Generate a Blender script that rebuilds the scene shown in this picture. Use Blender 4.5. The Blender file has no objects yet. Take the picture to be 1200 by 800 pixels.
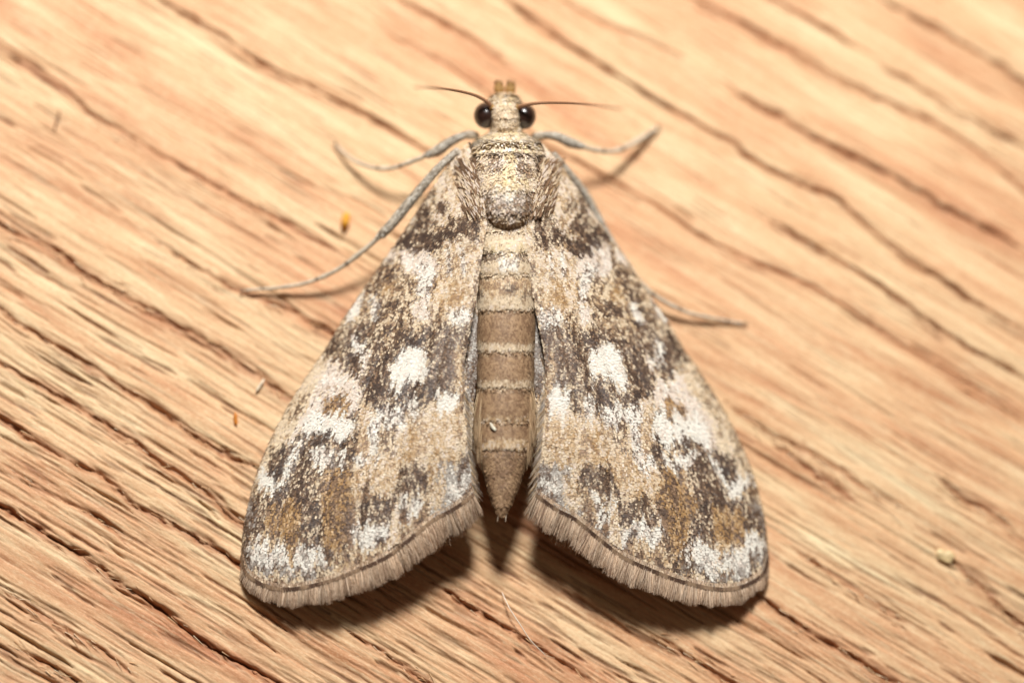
import bpy, math, random
import numpy as np
from mathutils import Matrix, Vector

# ------------------------------------------------------------------ camera, light, exposure
# 1 Blender unit = 1 millimetre of the real, tiny scene
scene = bpy.context.scene
scene.unit_settings.system = 'METRIC'
scene.unit_settings.scale_length = 0.001
scene.unit_settings.length_unit = 'MILLIMETERS'
C = scene.collection
rng = np.random.default_rng(7)
random.seed(7)

TILT_Y, TILT_X, DIST = math.radians(10.5), math.radians(-3.5), 120.0
AIM = np.array([0.0, 0.0, 0.9])
LENS, SENSOR = 180.0, 36.0
d = np.array([math.sin(TILT_X), -math.sin(TILT_Y), math.cos(TILT_Y)]); d /= np.linalg.norm(d)
CAM = AIM + d * DIST
up = np.array([0.0, 1.0, 0.0])
cz = d
cx = np.cross(up, cz); cx /= np.linalg.norm(cx)
cy = np.cross(cz, cx)
cam_data = bpy.data.cameras.new('camera')
cam = bpy.data.objects.new('camera', cam_data)
C.objects.link(cam)
cam.matrix_world = Matrix(((cx[0], cy[0], cz[0], CAM[0]), (cx[1], cy[1], cz[1], CAM[1]), (cx[2], cy[2], cz[2], CAM[2]), (0, 0, 0, 1)))
cam_data.lens = LENS; cam_data.sensor_width = SENSOR; cam_data.sensor_fit = 'HORIZONTAL'
cam_data.clip_start = 1.0; cam_data.clip_end = 2000.0
cam_data.dof.use_dof = True
cam_data.dof.focus_distance = DIST - 0.75
cam_data.dof.aperture_fstop = 0.0185
scene.camera = cam

world = bpy.data.worlds.new('World'); scene.world = world; world.use_nodes = True
bg = world.node_tree.nodes['Background']
bg.inputs['Color'].default_value = (1.0, 0.66, 0.47, 1); bg.inputs['Strength'].default_value = 0.085

fl = bpy.data.lights.new('flash', 'AREA'); fl.shape = 'DISK'; fl.size = 16.5; fl.energy = 84500; fl.color = (1.0, 0.985, 0.96)
flash = bpy.data.objects.new('flash', fl); C.objects.link(flash)
flash.location = (-1.0, 46.0, 56.0)
flash.rotation_euler = (Vector((0, -2, 0)) - flash.location).to_track_quat('-Z', 'Y').to_euler()

scene.view_settings.view_transform = 'Standard'; scene.view_settings.look = 'None'
scene.view_settings.exposure = 0.0; scene.view_settings.gamma = 1.0; scene.view_settings.use_curve_mapping = False
scene.render.engine = 'CYCLES'
scene.cycles.use_denoising = True
scene.cycles.max_bounces = 6

# ------------------------------------------------------------------ helpers
def at(px, py, z):
    """photograph pixel (1200 x 800) + height above the board -> point in the scene"""
    px = np.asarray(px, float); py = np.asarray(py, float); z = np.asarray(z, float)
    px, py, z = np.broadcast_arrays(px, py, z)
    k = SENSOR / LENS / 1200.0
    r = (px - 600.0)[..., None] * k * cx + (400.0 - py)[..., None] * k * cy - cz
    t = (z - CAM[2]) / r[..., 2]
    return CAM + r * t[..., None]

def to_px(P):
    v = np.asarray(P) - CAM
    dz = -(v @ cz)
    k = SENSOR / LENS / 1200.0
    return 600.0 + (v @ cx) / dz / k, 400.0 - (v @ cy) / dz / k

def lin(r, g, b):
    f = lambda c: ((c / 255 + 0.055) / 1.055) ** 2.4 if c > 10 else c / 255 / 12.92
    return np.array([f(r), f(g), f(b)])

TAB = np.random.default_rng(3).random((256, 256))
def vnoise(x, y, seed=0):
    x = np.asarray(x, float) + seed * 17.31; y = np.asarray(y, float) + seed * 5.77
    xi = np.floor(x).astype(int); yi = np.floor(y).astype(int)
    fx = x - xi; fy = y - yi
    fx = fx * fx * (3 - 2 * fx); fy = fy * fy * (3 - 2 * fy)
    a = TAB[xi % 256, yi % 256]; b = TAB[(xi + 1) % 256, yi % 256]
    c = TAB[xi % 256, (yi + 1) % 256]; e = TAB[(xi + 1) % 256, (yi + 1) % 256]
    return (a * (1 - fx) + b * fx) * (1 - fy) + (c * (1 - fx) + e * fx) * fy

def fbm(x, y, seed=0):
    return 0.55 * vnoise(x, y, seed) + 0.3 * vnoise(x * 2.1, y * 2.1, seed + 1) + 0.15 * vnoise(x * 4.3, y * 4.3, seed + 2)

def spline(pts, u):
    """Catmull-Rom through pts (n,k) sampled at u in 0..1 by arc length"""
    p = np.asarray(pts, float)
    ext = np.vstack([2 * p[0] - p[1], p, 2 * p[-1] - p[-2]])
    dense = []
    for i in range(1, len(ext) - 2):
        t = np.linspace(0, 1, 24, endpoint=False)[:, None]
        a, b, c, e = ext[i - 1], ext[i], ext[i + 1], ext[i + 2]
        dense.append(0.5 * (2 * b + (c - a) * t + (2 * a - 5 * b + 4 * c - e) * t ** 2 + (3 * b - a - 3 * c + e) * t ** 3))
    dense = np.vstack(dense + [p[-1:]])
    L = np.concatenate([[0], np.cumsum(np.linalg.norm(np.diff(dense, axis=0), axis=1))])
    u = np.clip(np.asarray(u, float), 0, 1) * L[-1]
    return np.stack([np.interp(u, L, dense[:, k]) for k in range(dense.shape[1])], -1)

def inpoly(px, py, poly):
    x, y = np.asarray(px), np.asarray(py)
    ins = np.zeros(x.shape, bool)
    n = len(poly)
    for i in range(n):
        x1, y1 = poly[i]; x2, y2 = poly[(i + 1) % n]
        c = ((y1 > y) != (y2 > y)) & (x < (x2 - x1) * (y - y1) / ((y2 - y1) or 1e-9) + x1)
        ins ^= c
    return ins

def link(name, me, mat, parent=None, smooth=True):
    o = bpy.data.objects.new(name, me); C.objects.link(o)
    if mat: me.materials.append(mat)
    if parent: o.parent = parent
    if smooth: me.polygons.foreach_set('use_smooth', [True] * len(me.polygons))
    return o

def mesh_quads(name, V, F, col=None):
    V = np.asarray(V, np.float32); F = np.asarray(F, np.int32)
    n = F.shape[1]
    me = bpy.data.meshes.new(name)
    me.vertices.add(len(V)); me.vertices.foreach_set('co', V.ravel())
    me.loops.add(F.size); me.loops.foreach_set('vertex_index', F.ravel())
    me.polygons.add(len(F))
    me.polygons.foreach_set('loop_start', np.arange(0, F.size, n, dtype=np.int32))
    if col is not None:
        a = me.color_attributes.new('tint', 'FLOAT_COLOR', 'POINT')
        a.data.foreach_set('color', np.concatenate([col, np.ones((len(col), 1))], 1).astype(np.float32).ravel())
    me.update(calc_edges=True); me.validate()
    return me

def grid_faces(nu, nv, wrap=False):
    i, j = np.meshgrid(np.arange(nu - 1), np.arange(nv if wrap else nv - 1), indexing='ij')
    a = i * nv + j; b = i * nv + (j + 1) % nv
    return np.stack([a, b, b + nv, a + nv], -1).reshape(-1, 4)

def unit(v): return v / np.maximum(np.linalg.norm(v, axis=-1, keepdims=True), 1e-9)

def petals(name, P, D, N, L, W, col, lift, mat, parent, curl=0.0, tipw=0.75):
    """overlapping flat scales: N petals, each two quads"""
    n = len(P)
    S = unit(np.cross(D, N)); D = unit(np.cross(N, S))
    L = np.broadcast_to(L, n)[:, None]; W = np.broadcast_to(W, n)[:, None]; lift = np.broadcast_to(lift, n)[:, None]
    V = np.empty((n, 6, 3))
    for k, (f, w, h) in enumerate(((0, 0.55, -0.25), (0.6, 1.0, 0.55), (1.0, tipw, 1.0 + curl))):
        c = P + D * L * f + N * lift * h
        V[:, 2 * k] = c - S * W * w / 2
        V[:, 2 * k + 1] = c + S * W * w / 2
    b = np.arange(n)[:, None] * 6
    F = np.concatenate([b + np.array([0, 1, 3, 2]), b + np.array([2, 3, 5, 4])], 0)
    me = mesh_quads(name, V.reshape(-1, 3), F, np.repeat(col, 6, 0))
    o = link(name, me, mat, parent, False); o['kind'] = 'stuff'
    return o

def strands(name, P0, P1, bend, w0, col, mat, parent, tip=0.25, segs=4, stuff=True, side=None):
    """many thin tapering hairs from P0 to P1, bowed by the vector bend"""
    n = len(P0)
    T = unit(P1 - P0)
    A = unit(np.cross(T, np.array([0.1, 0.2, 1.0]))) if side is None else side
    B = unit(np.cross(T, A))
    w0 = np.broadcast_to(w0, n)[:, None]
    V = np.empty((n, segs + 1, 3, 3)); cc = np.empty((n, segs + 1, 3, 3))
    for k in range(segs + 1):
        f = k / segs
        c = P0 + (P1 - P0) * f + bend * (f * f)
        w = w0 * (1 - (1 - tip) * f) / 2
        for q in range(3):
            a = 2 * math.pi * q / 3
            V[:, k, q] = c + w * (A * math.cos(a) + B * math.sin(a))
        cc[:, k] = col[:, None, :]
    b = np.arange(n)[:, None] * (segs + 1) * 3
    F = []
    for k in range(segs):
        for q in range(3):
            F.append(b + np.array([k * 3 + q, k * 3 + (q + 1) % 3, (k + 1) * 3 + (q + 1) % 3, (k + 1) * 3 + q]))
    me = mesh_quads(name, V.reshape(-1, 3), np.concatenate(F, 0), cc.reshape(-1, 3))
    o = link(name, me, mat, parent, True)
    if stuff: o['kind'] = 'stuff'
    return o

def tube(name, pts, radii, mat, parent, nu=40, nv=12, knob=None, flat=1.0):
    """closed tapered tube along a spline"""
    u = np.linspace(0, 1, nu)
    q = spline(np.column_stack([pts, radii]), u) if len(pts) > 2 else np.column_stack([pts, radii])[0] * (1 - u[:, None]) + np.column_stack([pts, radii])[1] * u[:, None]
    P, r = q[:, :3], np.maximum(q[:, 3], 1e-3)
    if knob is not None: r = r * knob(u)
    T = unit(np.gradient(P, axis=0))
    A = unit(np.cross(T, np.array([0.05, 0.1, 1.0]))); B = np.cross(T, A)
    a = np.linspace(0, 2 * math.pi, nv, endpoint=False)
    r = r.copy(); r[0] *= 0.3; r[-1] *= 0.3
    V = P[:, None] + r[:, None, None] * (np.cos(a)[None, :, None] * A[:, None] + flat * np.sin(a)[None, :, None] * B[:, None])
    V = V.reshape(-1, 3)
    F = grid_faces(nu, nv, True).tolist()
    F.append(list(range(nv))[::-1]); F.append([(nu - 1) * nv + k for k in range(nv)])
    me = bpy.data.meshes.new(name); me.from_pydata(V.tolist(), [], F); me.update()
    return link(name, me, mat, parent)

def empty(name, loc, label=None, cat=None, group=None):
    o = bpy.data.objects.new(name, None); C.objects.link(o); o.location = loc
    o.empty_display_size = 1
    if label: o['label'] = label; o['category'] = cat
    if group: o['group'] = group
    return o

# ------------------------------------------------------------------ materials
def new_mat(name):
    m = bpy.data.materials.new(name); m.use_nodes = True
    nt = m.node_tree
    return m, nt, nt.nodes['Principled BSDF']

def mat_tint(name, rough=0.55, spec=0.35, noise=0.0, sheen=0.0, trans=0.0):
    m, nt, b = new_mat(name)
    a = nt.nodes.new('ShaderNodeVertexColor'); a.layer_name = 'tint'
    src = a.outputs['Color']
    if noise:
        tc = nt.nodes.new('ShaderNodeTexCoord')
        nz = nt.nodes.new('ShaderNodeTexNoise'); nz.inputs['Scale'].default_value = 14; nz.inputs['Detail'].default_value = 3
        nt.links.new(tc.outputs['Object'], nz.inputs['Vector'])
        mr = nt.nodes.new('ShaderNodeMapRange'); mr.inputs['To Min'].default_value = 1 - noise; mr.inputs['To Max'].default_value = 1 + noise
        nt.links.new(nz.outputs['Fac'], mr.inputs['Value'])
        vm = nt.nodes.new('ShaderNodeVectorMath'); vm.operation = 'SCALE'
        nt.links.new(src, vm.inputs[0]); nt.links.new(mr.outputs['Result'], vm.inputs['Scale'])
        src = vm.outputs['Vector']
    nt.links.new(src, b.inputs['Base Color'])
    b.inputs['Roughness'].default_value = rough; b.inputs['Specular IOR Level'].default_value = spec
    if sheen: b.inputs['Sheen Weight'].default_value = sheen
    return m

def mat_plain(name, rgb, rough=0.5, spec=0.4, var=0.15, scale=8.0, bump=0.0, coat=0.0):
    m, nt, b = new_mat(name)
    tc = nt.nodes.new('ShaderNodeTexCoord')
    nz = nt.nodes.new('ShaderNodeTexNoise'); nz.inputs['Scale'].default_value = scale; nz.inputs['Detail'].default_value = 4
    nt.links.new(tc.outputs['Object'], nz.inputs['Vector'])
    cr = nt.nodes.new('ShaderNodeValToRGB')
    c = lin(*rgb)
    cr.color_ramp.elements[0].position = 0.3; cr.color_ramp.elements[1].position = 0.7
    cr.color_ramp.elements[0].color = (*(c * (1 - var)), 1); cr.color_ramp.elements[1].color = (*np.minimum(c * (1 + var), 0.95), 1)
    nt.links.new(nz.outputs['Fac'], cr.inputs['Fac']); nt.links.new(cr.outputs['Color'], b.inputs['Base Color'])
    b.inputs['Roughness'].default_value = rough; b.inputs['Specular IOR Level'].default_value = spec
    b.inputs['Coat Weight'].default_value = coat; b.inputs['Coat Roughness'].default_value = 0.08
    if bump:
        bp = nt.nodes.new('ShaderNodeBump'); bp.inputs['Strength'].default_value = bump; bp.inputs['Distance'].default_value = 0.03
        nt.links.new(nz.outputs['Fac'], bp.inputs['Height']); nt.links.new(bp.outputs['Normal'], b.inputs['Normal'])
    return m

M_SCALE = mat_tint('wing_scales', 0.5, 0.4)
M_HAIR = mat_tint('fringe_hair', 0.6, 0.3)
M_BODY = mat_tint('body_cuticle', 0.6, 0.3, noise=0.3)
M_FUZZ = mat_tint('body_scales', 0.55, 0.3)
M_MEMB = mat_plain('wing_membrane', (120, 100, 85), 0.6, 0.3)
M_EYE = mat_plain('compound_eye', (44, 26, 20), 0.28, 0.6, 0.5, 3.0, coat=0.3)
M_ANT = mat_plain('antenna', (146, 108, 80), 0.55, 0.3, 0.2, 20)
M_PALP = mat_plain('palp', (164, 128, 78), 0.7, 0.25, 0.4, 16, 0.5)
M_LEG = mat_plain('leg_scales', (182, 170, 152), 0.42, 0.5, 0.3, 9, 0.4)
M_LEGD = mat_plain('leg_joint', (116, 102, 88), 0.55, 0.35, 0.3, 9, 0.4)
M_LEGP = mat_plain('leg_pale', (196, 182, 160), 0.5, 0.4, 0.25, 9, 0.4)

def mat_wood():
    m, nt, b = new_mat('bare_wood')
    N = nt.nodes.new; Lk = nt.links.new
    tc = N('ShaderNodeTexCoord')
    def stretched(sx, sy, scale, detail=4.0, rough=0.55, dist=0.0):
        mp = N('ShaderNodeMapping'); mp.inputs['Scale'].default_value = (sx, sy, 1)
        Lk(tc.outputs['Object'], mp.inputs['Vector'])
        nz = N('ShaderNodeTexNoise'); nz.inputs['Scale'].default_value = scale; nz.inputs['Detail'].default_value = detail
        nz.inputs['Roughness'].default_value = rough; nz.inputs['Distortion'].default_value = dist
        Lk(mp.outputs['Vector'], nz.inputs['Vector'])
        return nz.outputs['Fac']
    def ramp(fac, stops):
        r = N('ShaderNodeValToRGB'); e = r.color_ramp.elements
        while len(e) < len(stops): e.new(0.5)
        for k, (p, c) in enumerate(stops): e[k].position = p; e[k].color = (*c, 1)
        Lk(fac, r.inputs['Fac']); return r.outputs['Color']
    def mix(fac, a, c, mode='MIX'):
        mx = N('ShaderNodeMix'); mx.data_type = 'RGBA'; mx.blend_type = mode
        if isinstance(fac, float): mx.inputs['Factor'].default_value = fac
        else: Lk(fac, mx.inputs['Factor'])
        for s, v in ((6, a), (7, c)):
            if isinstance(v, tuple): mx.inputs[s].default_value = (*v, 1)
            else: Lk(v, mx.inputs[s])
        return mx.outputs['Result']
    def mrange(f, a, b_, c=0.0, e=1.0):
        r = N('ShaderNodeMapRange'); r.inputs['From Min'].default_value = a; r.inputs['From Max'].default_value = b_
        r.inputs['To Min'].default_value = c; r.inputs['To Max'].default_value = e
        Lk(f, r.inputs['Value']); return r.outputs['Result']
    g = lambda *c: tuple(lin(*c) * np.array([.985, 1.03, 1.05]))
    broad = stretched(0.05, 0.33, 1.0, 5, 0.6, 0.3)
    streak = stretched(0.16, 1.5, 1.0, 5, 0.62, 0.25)
    fine = stretched(0.55, 6.5, 1.0, 4, 0.6)
    base = ramp(streak, ((0.30, g(202, 140, 96)), (0.43, g(227, 176, 130)), (0.55, g(237, 196, 149)), (0.70, g(243, 215, 169))))
    red = mix(mrange(broad, 0.45, 0.66), base, ramp(streak, ((0.3, g(192, 118, 80)), (0.5, g(220, 156, 112)), (0.7, g(236, 188, 142)))))
    f2 = mix(mrange(fine, 0.54, 0.74, 0, 0.4), red, g(186, 130, 90))
    f3 = mix(mrange(fine, 0.46, 0.30, 0, 0.45), f2, g(248, 228, 184))
    micro = stretched(5.0, 13.0, 1.0, 4, 0.7)
    f3 = mix(mrange(micro, 0.5, 0.72, 0, 0.5), f3, mix(0.5, f3, g(176, 116, 78)))
    f3 = mix(mrange(micro, 0.46, 0.28, 0, 0.35), f3, g(247, 226, 184))
    grit = stretched(11.0, 34.0, 1.0, 3, 0.75)
    f3 = mix(mrange(grit, 0.5, 0.75, 0, 0.38), f3, mix(0.6, f3, g(150, 92, 58)))
    f3 = mix(mrange(grit, 0.48, 0.3, 0, 0.3), f3, g(249, 230, 192))
    at_ = N('ShaderNodeVertexColor'); at_.layer_name = 'tint'
    sep = N('ShaderNodeSeparateColor'); Lk(at_.outputs['Color'], sep.inputs['Color'])
    # dirt lying in the open pores and checks
    f4 = mix(sep.outputs['Red'], f3, g(120, 76, 52))
    f5 = mix(sep.outputs['Green'], f4, g(186, 126, 88))
    Lk(f5, b.inputs['Base Color'])
    b.inputs['Roughness'].default_value = 0.55; b.inputs['Specular IOR Level'].default_value = 0.3
    bp = N('ShaderNodeBump'); bp.inputs['Strength'].default_value = 0.5; bp.inputs['Distance'].default_value = 0.03
    mm = N('ShaderNodeMath'); mm.operation = 'ADD'; Lk(fine, mm.inputs[0]); Lk(grit, mm.inputs[1])
    Lk(mm.outputs[0], bp.inputs['Height']); Lk(bp.outputs['Normal'], b.inputs['Normal'])
    return m
M_WOOD = mat_wood()

# ------------------------------------------------------------------ the board: one sheet with real checks and pores
GRAIN = math.radians(-31.0)
cg, sg = math.cos(GRAIN), math.sin(GRAIN)
def to_local(P): return np.stack([P[..., 0] * cg + P[..., 1] * sg, -P[..., 0] * sg + P[..., 1] * cg], -1)

# open checks and dark grain seams seen in the board, one partly a leg's cast shadow: pixel path, width px, depth mm, dirt
SEAMS = [
    ([(-80, 5), (0, 55), (60, 92), (110, 135), (200, 187), (240, 210), (330, 260), (420, 305)], 6, .16, .75),
    ([(150, -25), (190, 0), (260, 40), (300, 70), (400, 120), (480, 165), (520, 185)], 8, .2, .7),
    ([(-60, 230), (0, 262), (60, 292), (110, 325), (150, 345)], 7, .18, .85),
    ([(110, 325), (180, 368), (240, 400), (300, 440), (350, 475), (430, 520)], 15, .10, .5),
    ([(180, 280), (240, 318), (285, 343), (345, 366), (392, 390), (450, 420)], 6, .2, .85),  # a crack, darkened partly as the left middle leg's cast shadow
    ([(-50, 330), (0, 362), (40, 390), (90, 420), (130, 445), (200, 490), (260, 530), (300, 548), (360, 580)], 9, .2, .8),
    ([(-40, 400), (0, 425), (60, 460), (130, 500), (180, 535), (250, 585), (275, 610), (340, 640)], 9, .15, .6),
    ([(-60, 455), (0, 490), (50, 525), (120, 560), (170, 600), (230, 630), (275, 658), (350, 700)], 9, .22, .85),
    ([(-60, 560), (0, 595), (30, 610), (70, 635), (130, 675), (190, 715), (250, 760), (310, 790), (360, 820)], 11, .26, .9),
    ([(415, -5), (460, 42), (495, 60), (576, 115), (639, 169), (720, 212), (778, 246), (823, 277), (890, 310), (960, 340), (1033, 390), (1120, 440), (1193, 484), (1260, 520)], 7, .14, .55),
    ([(450, -12), (470, 0), (520, 30), (550, 45), (600, 80)], 8, .1, .4),
    ([(540, -30), (590, 0), (660, 50), (720, 85), (790, 130), (860, 168), (878, 185), (935, 214), (985, 237), (1017, 267), (1067, 304), (1133, 347), (1200, 387), (1260, 420)], 9, .22, .75),
    ([(640, -10), (700, 25), (760, 50), (810, 70)], 7, .08, .3),
    ([(835, 88), (870, 112), (950, 157), (1033, 200), (1100, 237), (1150, 263), (1220, 305)], 10, .22, .75),
    ([(870, -20), (905, 0), (960, 30), (1005, 57)], 9, .22, .8),
    ([(1020, 70), (1035, 80), (1070, 100), (1120, 130), (1160, 150), (1215, 185)], 9, .16, .65),
    ([(1000, -20), (1035, 0), (1090, 32), (1140, 60), (1200, 95), (1250, 125)], 10, .22, .75),
    ([(790, -15), (815, 0), (900, 45), (990, 95), (1060, 130), (1130, 165), (1200, 225)], 9, .12, .5),
    ([(880, 245), (917, 267), (970, 297), (1040, 340), (1100, 384), (1200, 444), (1260, 480)], 8, .22, .85),
    ([(880, 692), (900, 706), (940, 733), (987, 763), (1047, 800), (1090, 830)], 8, .24, .95),
    ([(1095, 555), (1110, 570), (1127, 586), (1163, 600), (1190, 622)], 9, .18, .8),
    ([(1110, 655), (1133, 673), (1153, 690), (1177, 715), (1215, 743)], 10, .18, .8),
    ([(905, 520), (927, 533), (967, 563), (1005, 588)], 9, .14, .6),
    ([(500, 680), (533, 700), (583, 729), (617, 750), (658, 779), (700, 806)], 11, .2, .85),
    ([(770, 745), (800, 763), (840, 790), (880, 815)], 8, .18, .8),
    ([(400, 735), (437, 758), (483, 787), (520, 812)], 8, .18, .8),
    ([(0, 690), (60, 728), (110, 755), (160, 792)], 8, .14, .6),
    ([(0, 540), (60, 578), (110, 605), (150, 640)], 6, .12, .6),
    ([(850, 470), (900, 505), (960, 535), (1040, 590)], 8, .1, .45),
    ([(930, 640), (1000, 690), (1060, 730)], 7, .1, .45),
    ([(20, 760), (60, 782), (100, 806)], 7, .2, .85),
]
def build_board():
    fineu = np.arange(-16.5, 16.5, 0.085); finev = np.arange(-13.5, 13.5, 0.028)
    u = np.concatenate([np.linspace(-45, -16.7, 30), fineu, np.linspace(16.7, 45, 30)])
    v = np.concatenate([np.linspace(-38, -13.6, 40), finev, np.linspace(13.6, 38, 40)])
    U, V = np.meshgrid(u, v, indexing='ij')
    # broad waves and ridged grain along the fibre
    Z = (vnoise(U * .06, V * .25, 1) - .5) * .10 + (vnoise(U * .12, V * 1.1, 2) - .5) * .035 + (vnoise(U * .5, V * 4.5, 3) - .5) * .02 + (vnoise(U * 1.4, V * 11, 4) - .5) * .02 + (vnoise(U * 5, V * 22, 8) - .5) * .012
    dirt = np.zeros_like(Z); stain = np.zeros_like(Z)
    r = np.random.default_rng(11)
    def stamp(path, w, depth, dk, ragged=.3, amin=.25, tint=0.0, taper=True, gran=0.0):
        """path in local (u,v), w half width in mm: cut a groove whose centre follows the path"""
        path = path[np.argsort(path[:, 0])]
        u0, u1 = path[0, 0], path[-1, 0]
        i0, i1 = np.searchsorted(u, u0), np.searchsorted(u, u1)
        if i1 - i0 < 2: return
        uu = u[i0:i1]
        vc = np.interp(uu, path[:, 0], path[:, 1])
        j0 = max(np.searchsorted(v, vc.min() - 5 * w) - 1, 0); j1 = np.searchsorted(v, vc.max() + 5 * w) + 1
        t = (uu - u0) / (u1 - u0)
        ww = w * (0.55 + 0.9 * vnoise(uu * 1.7, uu * 0 + w * 91, 9))
        if taper: ww = ww * np.clip(np.minimum(t, 1 - t) * 6, 0.12, 1)
        x = (v[None, j0:j1] - vc[:, None]) / ww[:, None]
        x = x + (vnoise(uu[:, None] * 4, v[None, j0:j1] * 9, 12) - .5) * ragged + (vnoise(uu[:, None] * 9, v[None, j0:j1] * 22, 13) - .5) * ragged * .7
        g = np.exp(-(np.abs(x) ** 2.2))
        gr = 1 - gran + gran * np.clip(1.9 * vnoise(uu[:, None] * 5.5, v[None, j0:j1] * 15, 14) - .1 + .8 * (vnoise(uu[:, None] * 11, v[None, j0:j1] * 30, 15) - .5), 0, 1.5)
        amp = amin + (1 - amin) * np.clip(vnoise(uu * 0.8, uu * 0 + depth * 300 + w * 31, 10) * 1.6 - .2, 0, 1)
        Z[i0:i1, j0:j1] -= depth * g * gr * amp[:, None]
        dirt[i0:i1, j0:j1] = np.maximum(dirt[i0:i1, j0:j1], np.clip(dk * np.exp(-(np.abs(x * 1.05) ** 4)) * gr * amp[:, None], 0, 1))
        if tint: stain[i0:i1, j0:j1] = np.maximum(stain[i0:i1, j0:j1], tint * np.exp(-(x / 2.4) ** 2))
    for pts, wpx, depth, dk in SEAMS:
        p = np.array(pts, float)
        q = to_local(at(p[:, 0], p[:, 1], 0.0))
        q = spline(q, np.linspace(0, 1, 80))
        q[:, 1] += (vnoise(q[:, 0] * 1.3, q[:, 0] * 0 + wpx, 5) - .5) * .06 + (vnoise(q[:, 0] * 5, q[:, 0] * 0 + wpx, 6) - .5) * .05
        blur_ = q[:, 1].mean() > 1.5
        stamp(q, wpx / 100 * (0.42 if blur_ else 0.62), depth * (.75 if blur_ else .6), min(dk * 1.15, 1), ragged=1.6, amin=.55, tint=.6, gran=.35 if blur_ else .85)
        stamp(q + np.array([0, .02]), wpx / 100 * 0.2, depth * .6, min(dk * 1.1, 1), ragged=2.2, amin=.1, gran=.3)
        # torn side strands next to the seam
        for k in range(int((q[-1, 0] - q[0, 0]) * 1.6)):
            a = r.uniform(q[:, 0].min(), q[:, 0].max() - .5); ln = r.uniform(.5, 2.2)
            uu = np.linspace(a, a + ln, 14)
            vv = np.interp(uu, q[:, 0], q[:, 1]) + r.normal(0, .11) + (uu - a) * r.normal(0, .03)
            stamp(np.stack([uu, vv], -1), r.uniform(.018, .035), r.uniform(.03, .09), r.uniform(.35, .85), .8)
    # open vessels: short dark dashes along the grain
    for k in range(9000):
        a, b = r.uniform(-16, 15), r.uniform(-13, 13)
        ln = r.gamma(2.2, .6) + .25
        uu = np.linspace(a, a + ln, 12)
        vv = b + (uu - a) * r.normal(0, .02) + (vnoise(uu * .5, uu * 0 + b, 7) - .5) * .12
        wx, wy = a * cg - b * sg, a * sg + b * cg
        near = np.clip(.42 - wy / 13 - wx / 30, .06, 1)
        if r.random() > near * .75 + .12: continue
        big = r.random() < .3 * near
        stamp(np.stack([uu, vv], -1), r.uniform(.028, .048) if big else r.uniform(.016, .026), r.uniform(.04, .09) if big else r.uniform(.015, .04), r.uniform(.5, .9) if big else r.uniform(.2, .65), .7)
    Vv = np.stack([U, V, Z], -1).reshape(-1, 3)
    col = np.stack([dirt, stain, dirt * 0], -1).reshape(-1, 3)
    nu, nv = len(u), len(v)
    # sides and underside of the board
    rim = np.concatenate([np.arange(nv), np.arange(1, nu) * nv + nv - 1, (nu - 1) * nv + np.arange(nv - 2, -1, -1), np.arange(nu - 2, 0, -1) * nv])
    low = Vv[rim].copy(); low[:, 2] = -6.0
    n0 = len(Vv)
    Vv = np.vstack([Vv, low]); col = np.vstack([col, np.zeros((len(low), 3))])
    k = np.arange(len(rim)); k2 = (k + 1) % len(rim)
    side = np.stack([rim[k2], rim[k], n0 + k, n0 + k2], -1)
    F = np.vstack([grid_faces(nu, nv)[:, ::-1], side[:, ::-1]])
    me = mesh_quads('wood_surface', Vv, F, col)
    o = link('wood_surface', me, M_WOOD)
    n = 900; P0 = np.empty((n, 3)); P1 = np.empty((n, 3))
    seams = [spline(to_local(at(np.array(p, float)[:, 0], np.array(p, float)[:, 1], 0.0)), np.linspace(0, 1, 60)) for p, *_ in SEAMS]
    for k in range(n):
        q = seams[r.integers(len(seams))]; i = r.integers(len(q))
        c = q[i] + np.array([r.normal(0, .2), r.normal(0, .1)])
        a = r.normal(0, .25); ln = r.uniform(.1, .38)
        P0[k] = (*c, -.02); P1[k] = (c[0] + ln * math.cos(a), c[1] + ln * math.sin(a), r.uniform(-.02, .05))
    strands('wood_fibre', P0, P1, np.zeros((n, 3)), r.uniform(.012, .032, n), np.array([lin(236, 200, 152), lin(214, 166, 120), lin(246, 222, 184)])[r.integers(0, 3, n)], M_HAIR, o, .3, 3)
    o.rotation_euler = (0, 0, GRAIN)
    o['kind'] = 'structure'
    o['label'] = 'bare weathered wooden board with dark grain cracks running diagonally under the moth'
    return o
build_board()

# ------------------------------------------------------------------ the moth
AX = 591.5                                                  # mirror line of the animal in the picture
base = at(AX, 330, 0.0)
moth = empty('moth', base, 'small brown, cream and white mottled moth resting with spread wings on bare wood', 'moth')
def own(o):
    """parent with the mesh kept in place"""
    o.matrix_parent_inverse = Matrix.Translation(-Vector(base))
    return o

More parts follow.
